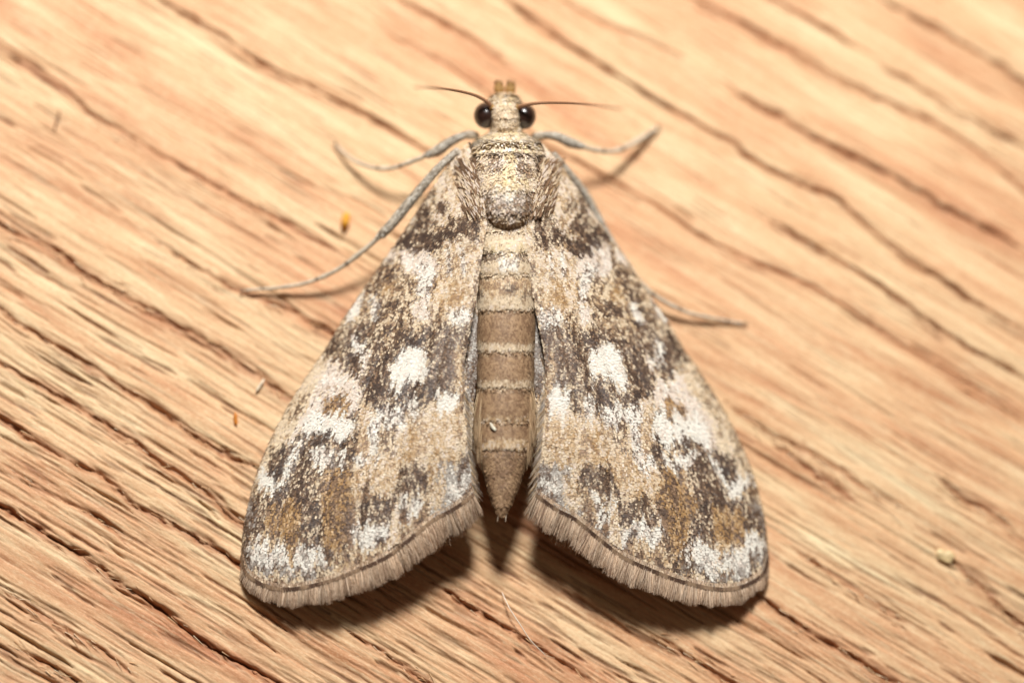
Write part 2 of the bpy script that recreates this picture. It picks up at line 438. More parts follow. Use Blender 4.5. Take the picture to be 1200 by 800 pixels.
PAL = {
    'w': lin(237, 232, 219), 'p': lin(226, 210, 194), 'c': lin(226, 206, 175), 'y': lin(226, 206, 162), 't': lin(203, 172, 132),
    'o': lin(170, 132, 84), 'b': lin(148, 119, 93), 'd': lin(94, 73, 58), 'g': lin(130, 116, 105), 's': lin(176, 168, 158), 'k': lin(70, 55, 47),
}
def mixof(s):
    d_ = {}
    for k in s.split(): d_[k[0]] = float(k[1:])
    order = [k for k in 'kdbgosytcpw' if k in d_]
    w = np.array([d_[k] for k in order]); return order, np.cumsum(w) / w.sum()
MIX = {
    'K': mixof('k45 d35 b12 c8'), 'k': mixof('d42 k14 b18 c18 g8'), 'S': mixof('d28 b18 t16 c38'), 'Z': mixof('d36 k12 b20 t12 c20'), 'C': mixof('c80 b6 t8 p6'), 'Y': mixof('c50 y36 b4 w10'),
    'W': mixof('w88 p12'), 'w': mixof('w52 p22 g14 d12'), 'P': mixof('p72 w14 c8 b6'), 'T': mixof('t40 c30 p10 o10 b10'), 'L': mixof('c38 t22 p24 b16'),
    'V': mixof('w58 p16 s18 g8'), 'O': mixof('o40 d28 b16 t16'), 'o': mixof('o40 t32 b16 c12'), 'G': mixof('g40 d34 b6 s20'), 'B': mixof('s60 g30 w10'), 'D': mixof('d42 b24 g22 c12'), 'Q': mixof('g36 b30 p24 c10'), 'E': mixof('b55 d45'), 'b1': mixof('b60 t40'), 'N': mixof('b40 t40 c20'),
}
# markings of a forewing, later ones lie over earlier ones (picture pixels of one wing; the other is its mirror)
MARKS = [
    ('S', [(200, 100), (620, 100), (620, 760), (200, 760)]),
    # wing base
    ('L', [(560, 160), (540, 175), (500, 228), (480, 262), (520, 300), (575, 300), (575, 160)]),
    ('k', [(494, 214), (512, 214), (512, 232), (500, 236), (490, 228)]), ('k', [(511, 231), (528, 231), (529, 246), (514, 247)]),
    ('P', [(484, 238), (497, 236), (497, 254), (484, 257)]), ('k', [(535, 190), (548, 186), (548, 200), (536, 204)]),
    ('k', [(527, 250), (560, 248), (566, 282), (545, 284), (528, 272)]),
    ('K', [(470, 258), (485, 266), (510, 272), (526, 258), (540, 268), (530, 280), (515, 292), (497, 299), (480, 290), (458, 287)]),
    ('k', [(490, 240), (505, 236), (515, 262), (500, 270), (482, 262)]),
    ('P', [(452, 288), (462, 284), (466, 300), (450, 306), (444, 302)]),
    # antemedian field
    ('P', [(470, 290), (512, 297), (516, 318), (500, 322), (472, 312)]),
    ('L', [(520, 278), (562, 280), (560, 322), (514, 322)]), ('w', [(524, 285), (529, 285), (531, 318), (526, 318)]), ('w', [(540, 284), (545, 284), (548, 318), (543, 318)]),
    ('w', [(492, 306), (508, 306), (508, 326), (504, 348), (492, 344)]), ('P', [(484, 351), (506, 346), (504, 372), (488, 370)]),
    ('Z', [(440, 308), (462, 300), (462, 340), (440, 352), (418, 346)]), ('o', [(452, 328), (466, 330), (464, 344), (452, 342)]),
    ('T', [(512, 323), (556, 322), (554, 358), (520, 362), (508, 350)]), ('o', [(530, 336), (548, 334), (548, 350), (530, 354)]), ('w', [(526, 361), (556, 356), (556, 372), (530, 378)]),
    ('Z', [(452, 344), (484, 352), (484, 382), (452, 400), (426, 386), (430, 350)]),
    ('W', [(424, 339), (431, 341), (420, 368), (410, 373), (412, 360)]), ('w', [(439, 346), (449, 350), (447, 374), (438, 372)]),
    ('K', [(413, 373), (418, 382), (405, 400), (398, 414), (380, 414), (392, 392)]),
    ('k', [(407, 380), (445, 372), (450, 402), (440, 432), (424, 440), (400, 424)]),
    ('w', [(414, 391), (424, 390), (428, 414), (418, 418)]), ('K', [(408, 404), (414, 404), (421, 430), (413, 434)]), ('P', [(428, 410), (436, 406), (432, 424), (425, 432)]),
    # dark cell with the white spot
    ('k', [(470, 394), (500, 380), (516, 375), (552, 372), (554, 400), (548, 452), (536, 456), (522, 472), (512, 472), (500, 466), (486, 472), (470, 477), (446, 476), (424, 470), (427, 440), (440, 420), (455, 402)]),
    ('K', [(462, 396), (500, 386), (512, 404), (470, 404), (452, 424), (446, 416)]), ('K', [(432, 440), (454, 438), (462, 460), (490, 448), (512, 452), (512, 468), (488, 470), (440, 474), (428, 466)]),
    ('D', [(512, 384), (546, 380), (548, 440), (514, 448)]),
    ('W', [(472, 407), (489, 404), (502, 407), (504, 424), (499, 438), (490, 443), (479, 441), (470, 455), (463, 452), (459, 438), (456, 429), (466, 419)]),
    ('N', [(534, 404), (541, 402), (540, 452), (533, 450)]),
    # pale costal field
    ('P', [(380, 414), (396, 424), (410, 436), (424, 440), (425, 462), (417, 478), (408, 484), (380, 500), (352, 520), (322, 556), (306, 548), (330, 490), (356, 446)]),
    ('C', [(380, 412), (390, 420), (368, 460), (338, 520), (318, 548), (302, 552), (330, 490), (356, 446)]),
    ('S', [(362, 452), (366, 458), (348, 488), (338, 494), (344, 476)]),
    ('O', [(380, 468), (396, 459), (411, 463), (414, 475), (408, 483), (395, 478), (378, 475)]),
    ('W', [(370, 482), (403, 480), (415, 491), (412, 508), (400, 518), (393, 503), (368, 503), (358, 508), (355, 500)]),
    ('k', [(340, 516), (360, 506), (372, 524), (358, 546), (342, 560), (326, 560), (330, 535)]),
    ('K', [(360, 513), (368, 503), (392, 503), (397, 514), (385, 513), (378, 523), (370, 528), (359, 521)]),
    # striped middle
    ('L', [(420, 470), (470, 478), (520, 472), (540, 462), (540, 545), (500, 556), (440, 552), (418, 530)]),
    ('N', [(418, 500), (433, 500), (433, 530), (417, 532)]), ('w', [(445, 472), (475, 476), (474, 496), (445, 494)]), ('w', [(478, 460), (492, 458), (490, 488), (479, 486)]),
    ('W', [(510, 457), (537, 452), (536, 476), (524, 480), (512, 474)]), ('w', [(436, 480), (446, 480), (446, 536), (436, 536)]),
    ('S', [(448, 494), (466, 492), (464, 526), (450, 524)]), ('o', [(478, 496), (489, 496), (488, 544), (479, 544)]), ('T', [(500, 482), (536, 480), (532, 536), (502, 540)]), ('N', [(491, 500), (499, 500), (499, 536), (492, 536)]),
    ('T', [(446, 528), (480, 526), (478, 560), (440, 566)]),
    ('K', [(414, 476), (419, 476), (420, 512), (422, 532), (416, 532)]), ('K', [(400, 512), (408, 508), (412, 528), (402, 528)]), ('w', [(420, 522), (434, 528), (432, 542), (418, 540)]),
    ('W', [(352, 513), (356, 514), (334, 562), (326, 570), (328, 560)]),
    # outer field
    ('k', [(372, 526), (415, 526), (412, 556), (376, 590), (370, 640), (350, 640), (318, 604), (322, 575), (340, 552)]),
    ('w', [(364, 520), (380, 516), (392, 520), (392, 536), (380, 545), (368, 536)]), ('w', [(398, 526), (408, 528), (404, 546), (394, 544)]), ('S', [(371, 545), (381, 545), (378, 586), (369, 586)]),
    ('K', [(318, 524), (338, 518), (334, 548), (324, 572), (312, 556)]),
    ('k', [(298, 572), (322, 578), (318, 625), (290, 628), (283, 615)]), ('G', [(284, 585), (300, 580), (302, 620), (284, 626)]),
    ('W', [(300, 551), (312, 546), (328, 571), (321, 580), (308, 568)]),
    ('O', [(314, 590), (352, 584), (352, 630), (340, 634), (314, 624)]), ('O', [(310, 600), (330, 594), (330, 626), (312, 622)]),
    ('K', [(364, 582), (374, 580), (377, 640), (366, 640)]),
    ('O', [(380, 548), (414, 542), (416, 590), (412, 638), (380, 640), (376, 590)]), ('E', [(392, 556), (398, 556), (396, 610), (390, 610)]), ('E', [(408, 590), (416, 588), (414, 636), (406, 636)]),
    ('T', [(416, 540), (452, 538), (448, 576), (418, 590)]), ('k', [(418, 590), (440, 576), (464, 580), (466, 604), (440, 610), (420, 614)]),
    ('E', [(422, 570), (432, 560), (436, 578), (424, 588)]),
    ('k', [(467, 542), (490, 538), (502, 550), (500, 572), (480, 574), (462, 580)]), ('T', [(456, 536), (470, 540), (462, 570), (448, 572)]), ('T', [(500, 538), (534, 530), (522, 560), (504, 562)]),
    ('w', [(418, 637), (412, 616), (433, 611), (449, 606), (457, 614), (467, 592), (471, 576), (479, 573), (478, 594), (490, 568), (498, 590), (488, 607), (466, 623), (434, 640)]),
    ('V', [(424, 620), (446, 610), (456, 618), (440, 634), (424, 634)]), ('k', [(440, 626), (452, 622), (450, 636), (440, 640)]), ('E', [(466, 600), (476, 596), (480, 612), (468, 618)]),
    ('V', [(288, 633), (310, 629), (322, 641), (336, 640), (342, 652), (352, 631), (367, 629), (371, 645), (365, 661), (320, 665), (298, 655)]), ('o', [(338, 630), (346, 630), (343, 654), (340, 654)]),
    ('w', [(371, 642), (392, 636), (394, 656), (372, 660)]), ('Z', [(380, 640), (412, 636), (412, 654), (384, 656)]),
    ('C', [(538, 482), (556, 470), (556, 534), (534, 540)]), ('B', [(512, 545), (560, 532), (562, 592), (505, 606)]), ('w', [(526, 562), (546, 558), (546, 577), (526, 580)]), ('G', [(536, 534), (556, 534), (556, 554), (536, 554)]), ('L', [(508, 560), (522, 552), (518, 590), (504, 598)]),
    ('b1', [(537, 440), (541, 440), (539, 506), (535, 506)]),
    ('E', [(524, 588), (556, 566), (558, 578), (530, 598)]),
    # lines along the outer margin
    ('G', [(280, 622), (287, 628), (298, 654), (318, 664), (338, 666), (362, 660), (392, 654), (392, 661), (364, 669), (338, 675), (316, 672), (294, 662), (280, 640)]),
    ('N', [(392, 655), (440, 640), (480, 612), (500, 582), (504, 590), (482, 618), (442, 646), (394, 664)]),
    ('C', [(278, 640), (292, 662), (316, 673), (340, 676), (366, 670), (396, 662), (398, 666), (366, 675), (340, 681), (314, 678), (290, 668), (276, 650)]),
    ('E', [(276, 646), (288, 668), (314, 679), (340, 682), (366, 676), (384, 671), (386, 677), (366, 684), (340, 692), (310, 690), (280, 672)]),
    ('E', [(400, 664), (420, 656), (424, 664), (404, 674)]), ('E', [(428, 656), (450, 644), (454, 652), (434, 662)]), ('E', [(456, 642), (476, 622), (482, 628), (462, 648)]), ('E', [(482, 616), (500, 590), (508, 594), (488, 624)]),
]
MARKS_R = [  # the other wing: white spot sits a little farther out and is cleaner edged
    ('K', [(446, 404), (500, 398), (500, 404), (446, 440)]),
    ('k', [(504, 398), (450, 398), (446, 440), (452, 466), (504, 462)]), ('W', [(490, 413), (471, 409), (460, 420), (453, 437), (456, 453), (464, 457), (470, 443), (481, 446), (488, 453), (493, 431)]),
    ('W', [(420, 486), (410, 478), (398, 481), (398, 500), (416, 508)]),
]
def paint(px, py, marks, seed, jit=1.35, warp=5.0, blend=(.66, .2, .14)):
    """colour of each scale: blend of a few picks from the markings around it"""
    return sum(w * paint_once(px, py, marks, seed, jit * (1 + k * .9), warp, k) for k, w in enumerate(blend))
def paint_once(px, py, marks, seed, jit, warp, k_):
    n = len(px); r = np.random.default_rng(seed + 1000 * k_)
    jx = px + r.normal(0, jit, n) + (vnoise(px / 15, py / 22, seed) - .5) * warp * 1.6 + (vnoise(px / 4, py / 6, seed + 4) - .5) * warp * .6
    jy = py + r.normal(0, jit * 1.8, n) + (vnoise(px / 8, py / 14, seed + 1) - .5) * warp * 1.6 + (vnoise(px / 3, py / 9, seed + 5) - .5) * warp
    idx = np.zeros(n, int)
    for k, (_, poly) in enumerate(marks):
        xs = [p[0] for p in poly]; ys = [p[1] for p in poly]
        m = (jx > min(xs)) & (jx < max(xs)) & (jy > min(ys)) & (jy < max(ys))
        if m.any():
            q = np.where(m)[0]; idx[q[inpoly(jx[q], jy[q], poly)]] = k
    nz = vnoise(px / 2.6, py / 4.2, seed + 2) * .7 + vnoise(px / 6, py / 9, seed + 3) * .3
    nz = np.argsort(np.argsort(nz)) / n                       # even spread 0..1
    sel = np.clip(.5 * nz + .5 * r.random(n), 0, .999)
    srt = np.sort(sel); sel = np.searchsorted(srt, sel) / n
    col = np.zeros((n, 3))
    for k, (key, _) in enumerate(marks):
        q = np.where(idx == k)[0]
        if not len(q): continue
        order, cum = MIX[key]
        pick = np.minimum(np.searchsorted(cum, sel[q]), len(order) - 1)
        col[q] = np.array([PAL[o] for o in order])[pick]
    return col * (1 + r.normal(0, .09, (n, 1))).clip(.75, 1.2)

# ---- wings
def coons(c, d_, a, e):
    def f(s, t):
        s = np.asarray(s, float); t = np.asarray(t, float)
        cs, ds, at_, et = spline(c, s), spline(d_, s), spline(a, t), spline(e, t)
        S, T = s[..., None], t[..., None]
        P00, P10, P01, P11 = map(np.asarray, (c[0], c[-1], d_[0], d_[-1]))
        return (1 - T) * cs + T * ds + (1 - S) * at_ + S * et - ((1 - S) * (1 - T) * P00 + S * (1 - T) * P10 + (1 - S) * T * P01 + S * T * P11)
    return f
FW = coons(
    [(550, 166), (522, 200), (481, 262), (441, 320), (405, 372), (386, 404), (352, 455), (325, 502), (303, 553), (289, 605), (284, 648)],
    [(572, 250), (564, 300), (559, 340), (553, 374), (544, 425), (544, 475), (547, 520), (551, 552), (554, 576)],
    [(550, 166), (560, 200), (572, 250)],
    [(284, 648), (292, 670), (316, 684), (345, 686), (382, 678), (407, 669), (450, 650), (483, 625), (506, 606), (530, 593), (554, 576)])
HW = coons(
    [(545, 320), (505, 420), (478, 520), (462, 590), (455, 640)],
    [(566, 320), (563, 372), (560, 420), (555, 470), (552, 530), (553, 577)],
    [(545, 320), (556, 319), (566, 320)],
    [(455, 640), (480, 625), (505, 610), (530, 594), (553, 577)])
def fw_z(s, t):
    zc = np.interp(s, [0, .2, .45, .7, 1], [1.72, 1.12, .58, .32, .13]); zi = np.interp(s, [0, .25, .5, .8, 1], [2.3, 2.08, 1.86, 1.6, 1.3])
    z = zc + (zi - zc) * (1 - (1 - t) ** 1.75)
    return z - 0.05 * np.exp(-((t - .62) / .05) ** 2) * np.clip(s * 2, 0, 1) + 0.042 * (np.abs(np.sin(t * 19)) ** .6 - .5) * np.clip(s * 1.5 - .1, 0, 1)
def hw_z(s, t):
    return fw_z(np.clip(s * .62 + .35, 0, 1), np.clip(.72 + .2 * t, 0, 1)) - .14 - .22 * t * s + .05 * np.sin(t * 9)

def wing(kind, fpx, fz, mirror, marks, seed, rows, label=None):
    def px(s, t):
        q = fpx(s, t).copy()
        if mirror: q[..., 0] = 2 * AX - q[..., 0]
        return q
    def pos(s, t):
        q = px(s, t); return at(q[..., 0], q[..., 1], fz(s, t))
    nu, nv = 70, 50
    S, T = np.meshgrid(np.linspace(0, 1, nu), np.linspace(0, 1, nv), indexing='ij')
    top = pos(S, T); thick = .03
    e = 1e-3
    def frame(s, t):
        ds = pos(np.clip(s + e, 0, 1), t) - pos(np.clip(s - e, 0, 1), t)
        dt = pos(s, np.clip(t + e, 0, 1)) - pos(s, np.clip(t - e, 0, 1))
        n = unit(np.cross(ds, dt)); n = np.where(n[..., 2:3] < 0, -n, n)
        return unit(ds), unit(dt), n
    _, _, nn = frame(S, T)
    low = top - nn * thick
    V = np.concatenate([top.reshape(-1, 3), low.reshape(-1, 3)])
    F = grid_faces(nu, nv); n0 = nu * nv
    rim = np.concatenate([np.arange(nv), np.arange(1, nu) * nv + nv - 1, (nu - 1) * nv + np.arange(nv - 2, -1, -1), np.arange(nu - 2, 0, -1) * nv])
    r2 = np.roll(rim, -1)
    F = np.vstack([F, F[:, ::-1] + n0, np.stack([rim, r2, r2 + n0, rim + n0], -1)])
    o = own(link(kind, mesh_quads(kind, V, F), M_MEMB, moth))
    if label: o['label'] = label
    # scales, laid in rows that overlap like tiles
    r = np.random.default_rng(seed)
    ns, nt_ = rows
    s, t = np.meshgrid((np.arange(ns) + .5) / ns, (np.arange(nt_) + .5) / nt_, indexing='ij')
    s = (s + ((np.arange(nt_) % 2) * .5 / ns)[None] + r.normal(0, .3 / ns, s.shape)).ravel(); t = (t + r.normal(0, .3 / nt_, t.shape)).ravel()
    keep = r.random(len(s)) < np.interp(s, [0, .4, 1], [.45, .8, 1.0])   # narrower near the base
    s, t = np.clip(s[keep], .002, .995), np.clip(t[keep], .002, .998)
    P = pos(s, t); D, Tt, Nn = frame(s, t)
    q = px(s, t)
    qx = 2 * AX - q[:, 0] if mirror else q[:, 0]
    q2 = px(np.clip(s + .02, 0, 1), t) - px(np.clip(s - .02, 0, 1), t); q2 = unit(q2)
    if mirror: q2[:, 0] *= -1
    if mirror:
        q = q.copy(); qx = qx + (vnoise(qx / 40, q[:, 1] / 40, 77) - .5) * 20; q[:, 1] += (vnoise(qx / 40, q[:, 1] / 40, 78) - .5) * 24
    fth = np.clip(s * 1.6, .3, 1)
    dsp = ((vnoise(t * 58, s * 7, seed + 7) - .5) * 17 + (vnoise(t * 130, s * 16, seed + 8) - .5) * 12) * fth
    col = paint(qx + q2[:, 0] * dsp, q[:, 1] + q2[:, 1] * dsp, marks, seed, 1.0, 3.0)
    D = unit(D + Tt * r.normal(0, .16, (len(s), 1)) + Nn * r.normal(.0, .05, (len(s), 1)))
    n = len(s)
    sc = petals('scale_cover', P + Nn * .006, D, Nn, r.uniform(.075, .12, n), r.uniform(.036, .055, n), col, r.uniform(.005, .022, n), M_SCALE, o, tipw=.7)
    return o, px, pos, frame

def fringe(o, pos, frame, px, n, tr, length, seed, zdrop, cols):
    r = np.random.default_rng(seed)
    t = r.uniform(tr[0], tr[1], n); s = np.full(n, 1.0)
    P = pos(s, t); D, Tt, Nn = frame(s, t)
    # outward normal of the margin in the wing plane
    out = unit(np.cross(Nn, Tt)); out = np.where((out * D).sum(-1, keepdims=True) < 0, -out, out)
    out = unit(out * .75 + D * .45 + np.array([0, -0.25, 0]))
    L = np.interp(t, length[0], length[1]) * r.uniform(.55, 1.08, n) * (.9 + .2 * vnoise(t * 60, t * 0, seed))
    dirn = unit(out + Tt * (r.normal(0, .07, (n, 1)) + (vnoise(t * 45, t * 0 + 3, seed)[:, None] - .5) * .35) + Nn * r.normal(-.03, .05, (n, 1)))
    P0 = P - dirn * .06 + Nn * r.uniform(-.02, .02, (n, 1))
    P1 = P + dirn * L[:, None]
    P1[:, 2] = np.maximum(P1[:, 2], .06 + r.uniform(0, .05, n))
    c = np.array([PAL_F[k] for k in r.integers(0, len(PAL_F), n)]) * (.74 + .5 * vnoise(t * 90, t * 0 + 9, seed) + .3 * vnoise(t * 17, t * 0 + 4, seed))[:, None]
    L = L * np.where(vnoise(t * 34, t * 0 + 8, seed) > .8, .72, 1.0)
    f = strands('fringe', P0, P1, np.array([0, 0, -.05]) * r.uniform(0, 1, (n, 1)), r.uniform(.013, .028, n), c, M_HAIR, o, .3, 4)
    # short dark basal hairs that draw the double line along the margin
    m = n // 4
    t = r.uniform(tr[0], tr[1], m); P = pos(np.full(m, 1.0), t); D, Tt, Nn = frame(np.full(m, 1.0), t)
    out = unit(np.cross(Nn, Tt)); out = np.where((out * D).sum(-1, keepdims=True) < 0, -out, out)
    out = unit(out * .75 + D * .45 + np.array([0, -0.25, 0]))
    P0 = P + Nn * .025 + out * .03; P1 = P + out * r.uniform(.09, .13, (m, 1)) + Nn * .02
    P1[:, 2] = np.maximum(P1[:, 2], .06)
    c = np.array([lin(104, 80, 66), lin(120, 94, 76), lin(92, 72, 60)])[r.integers(0, 3, m)]
    c = c + np.clip((vnoise(t * 30, t * 0, seed + 6) - .45) * 3 + r.normal(0, .25, m), 0, 1)[:, None] * (lin(178, 150, 122) - c)
    strands('fringe_base', P0, P1, np.zeros((m, 3)), r.uniform(.016, .028, m), c, M_HAIR, o, .5, 2)
    return f
PAL_F = [1.12 * q for q in (lin(196, 172, 146), lin(174, 148, 122), lin(216, 196, 172), lin(150, 124, 104), lin(204, 180, 154))]

HMARKS = [('L', [(400, 300), (600, 300), (600, 700), (400, 700)]), ('G', [(548, 366), (566, 366), (562, 460), (545, 470)]), ('B', [(550, 366), (560, 366), (556, 420), (549, 420)]), ('G', [(556, 430), (566, 430), (566, 520), (554, 520)]),
          ('C', [(536, 482), (556, 470), (556, 534), (534, 540)]), ('B', [(514, 540), (560, 532), (562, 592), (505, 606)]), ('w', [(526, 565), (546, 560), (546, 577), (526, 580)]), ('G', [(538, 536), (556, 536), (556, 556), (538, 556)]),
          ('L', [(510, 560), (524, 552), (520, 590), (506, 598)]), ('E', [(505, 612), (532, 590), (560, 570), (564, 580), (534, 600), (508, 622)])]
for mir in (False, True):
    side = 1 if mir else 0
    hw, hpx, hpos, hfr = wing('hindwing', HW, hw_z, mir, HMARKS, 40 + side, (130, 80))
    fringe(hw, hpos, hfr, hpx, 2600, (.35, 1.0), ([0, .8, 1], [.7, .66, .5]), 60 + side, 0, None)
    fw, fpx_, fpos, ffr = wing('forewing', FW, fw_z, mir, MARKS + (MARKS_R if mir else []), 20 + side, (285, 158))
    fringe(fw, fpos, ffr, fpx_, 6500, (0.0, 1.0), ([0, .05, .2, .5, .8, 1], [.1, .3, .46, .56, .62, .6]), 50 + side, 0, None)
    # silvery hairs trailing from the inner margin
    r = np.random.default_rng(70 + side); m = 520
    s = r.uniform(.62, 1, m); P = fpos(s, np.ones(m)); D, Tt, Nn = ffr(s, np.ones(m))
    c = np.array([PAL['p'], PAL['s'], PAL['t'], PAL['c']])[r.integers(0, 4, m)]
    P0 = P - Tt * .03; P1 = P + unit(D * .95 + Tt * r.uniform(.1, .5, (m, 1)) - Nn * r.uniform(0, .3, (m, 1))) * r.uniform(.18, .46, (m, 1))
    strands('inner_hair', P0, P1, np.array([0, 0, -.05]) * np.ones((m, 1)), .016, c, M_HAIR, fw, .3, 3)
    # short hairs standing along the leading edge
    r = np.random.default_rng(80 + side); m = 500
    s = r.uniform(.02, 1, m); P = fpos(s, np.zeros(m)); D, Tt, Nn = ffr(s, np.zeros(m))
    c = np.array([PAL['c'], PAL['b'], PAL['d'], PAL['g']])[r.integers(0, 4, m)]
    strands('edge_hair', P, P + unit(D * .9 - Tt * .35 + Nn * .1) * r.uniform(.08, .16, (m, 1)), np.zeros((m, 3)), .02, c, M_HAIR, fw, .4, 2)

# ---- body: head, thorax and abdomen in one skin
BODY = np.array([  # py, centre px, half width px, top z, bottom z
    (109, 591, 9, 1.62, 1.15), (113, 591, 16, 1.86, .95), (118, 591, 19, 2.0, .85), (126, 591.5, 18.5, 2.08, .78), (136, 592, 18, 2.12, .72), (147, 592.5, 17, 2.06, .72), (155, 593, 19, 1.96, .8),
    (161, 593.5, 29, 2.05, .75), (167, 594, 39, 2.2, .62), (176, 594.5, 43, 2.33, .5), (195, 595, 45, 2.46, .42), (220, 595.5, 44, 2.52, .4), (245, 595.5, 41, 2.46, .45), (264, 595.5, 39.5, 2.34, .55),
    (280, 595.5, 39, 2.28, .6), (300, 595.5, 37.5, 2.28, .62), (330, 595, 37, 2.24, .62), (361, 594, 36.5, 2.18, .6), (410, 593, 34, 2.08, .6), (453, 592.5, 33, 1.98, .58), (492, 592, 32.5, 1.88, .6),
    (526, 591.5, 30, 1.78, .64), (548, 590.5, 25, 1.7, .7), (572, 589.5, 18, 1.6, .8), (590, 588.5, 11, 1.5, .92), (604, 588, 4, 1.38, 1.12)])
SEG = [268, 294, 320, 361, 410.5, 453.5, 492, 526.5, 640]
def body_pt(py, th):
    """th 0 = crest of the back, +-pi/2 the flanks, pi = underside"""
    cxp, hw_, zt, zb = (np.interp(py, BODY[:, 0], BODY[:, k]) for k in (1, 2, 3, 4))
    zm = zb + (zt - zb) * .52
    # segments swell to a lip at their rear edge
    k = np.searchsorted(SEG, py) - 1
    lo = np.array(SEG)[np.clip(k, 0, 8)]; hi = np.array(SEG)[np.clip(k + 1, 0, 8)]
    f = np.clip((py - lo) / (hi - lo), 0, 1)
    sw = np.where((py > 268) & (py < 526.5), 1 + .045 * np.sin(np.clip(f, 0, 1) * math.pi * .72) - .032 * np.exp(-(np.minimum(py - lo, hi - py) / 1.0) ** 2) - .01, 1.0)
    x = np.sin(th); c = np.cos(th)
    zr = np.where(c > 0, zt - zm, zm - zb)
    px_ = cxp + hw_ * np.sign(x) * np.abs(x) ** .9 * sw
    z = zm + zr * np.sign(c) * np.abs(c) ** .85 * (1 + (sw - 1) * 1.5)
    # scutellum: rounded shield with an overhanging rear edge; collar ridge
    dx, dy = (px_ - 596) / 27, (py - 238) / 26
    rr = np.sqrt(dx * dx + np.where(dy > 0, dy, dy * .8) ** 2)
    z = z + np.where(c > 0, .2 * np.sqrt(np.clip(1 - rr ** 3, 0, 1)), 0)
    z = z + np.where(c > 0, .09 * np.exp(-((py - 167 - (x * 2.0) ** 2) / 3.2) ** 2), 0)
    z = z - np.where(c > 0, .10 * np.exp(-((py - 177 - (x * 2.0) ** 2) / 1.8) ** 2), 0)
    return at(px_, py, z)

BMARKS = [
    ('Y', [(500, 90), (680, 90), (680, 162), (500, 162)]), ('bH', None), 
    ('C', [(570, 100), (612, 100), (612, 136), (570, 136)]), ('Y', [(577, 112), (606, 112), (606, 122), (577, 122)]), ('C', [(576, 128), (608, 130), (610, 150), (576, 150)]), ('N', [(580, 146), (606, 146), (602, 151), (584, 151)]), ('Y', [(570, 151), (612, 151), (612, 156), (570, 156)]), ('Y', [(566, 155), (618, 155), (620, 161), (562, 161)]),
    ('Y', [(540, 160), (650, 160), (650, 178), (540, 178)]), ('w', [(556, 163), (632, 163), (632, 167), (556, 167)]),
    ('L', [(530, 176), (660, 176), (660, 268), (530, 268)]), ('C', [(568, 176), (624, 176), (624, 226), (568, 226)]),
    ('Q', [(570, 177), (592, 177), (590, 198), (572, 200)]), ('Q', [(602, 177), (620, 177), (622, 204), (604, 206)]), ('Y', [(592, 177), (602, 177), (602, 200), (592, 200)]),
    ('k', [(550, 180), (562, 180), (560, 198), (548, 200)]), ('k', [(626, 182), (640, 182), (640, 200), (628, 200)]),
    ('Y', [(582, 200), (614, 202), (620, 222), (578, 224)]), ('N', [(548, 204), (566, 206), (566, 226), (546, 226)]), ('Q', [(553, 206), (566, 206), (566, 218), (553, 218)]), ('k', [(628, 206), (640, 208), (642, 228), (630, 226)]),
    ('Q', [(568, 222), (624, 222), (624, 256), (568, 256)]), ('Q', [(576, 228), (614, 228), (610, 246), (580, 246)]), ('L', [(566, 248), (626, 248), (622, 266), (570, 266)]), ('W', [(590, 222), (602, 222), (600, 234), (592, 234)]),
    ('C', [(540, 264), (650, 264), (650, 362), (540, 362)]), ('Y', [(572, 283), (618, 283), (618, 294), (572, 294)]), ('k', [(562, 295), (587, 295), (585, 305), (562, 305)]), ('k', [(605, 295), (632, 295), (632, 304), (607, 304)]), ('C', [(556, 305), (636, 305), (636, 321), (556, 321)]),
    ('w', [(586, 300), (607, 300), (607, 314), (586, 314)]), ('N', [(556, 324), (636, 324), (636, 344), (556, 344)]), ('k', [(590, 331), (606, 331), (606, 342), (590, 342)]), ('k', [(612, 334), (624, 334), (624, 345), (612, 345)]), ('k', [(556, 338), (568, 338), (568, 346), (556, 346)]), ('C', [(550, 346), (640, 346), (640, 361), (550, 361)]),  # first patch paints the specular highlight on the abdomen's back in white
    ('X', [(540, 361), (650, 361), (650, 620), (540, 620)]),
    ('C', [(550, 401), (640, 401), (640, 411), (550, 411)]), ('C', [(550, 445), (640, 445), (640, 453), (550, 453)]), ('T', [(550, 487), (640, 487), (640, 493), (550, 493)]), ('T', [(550, 514), (640, 514), (640, 524), (550, 524)]), ('E', [(550, 524), (640, 524), (640, 529), (550, 529)]),
]
BMARKS = [m for m in BMARKS if m[1]]
MIX['X'] = mixof('x60 z40')
PAL['x'] = lin(172, 141, 108); PAL['z'] = lin(132, 103, 78)
_o, _c = ['z', 'x'], np.array([.4, 1.0]); MIX['X'] = (_o, _c)

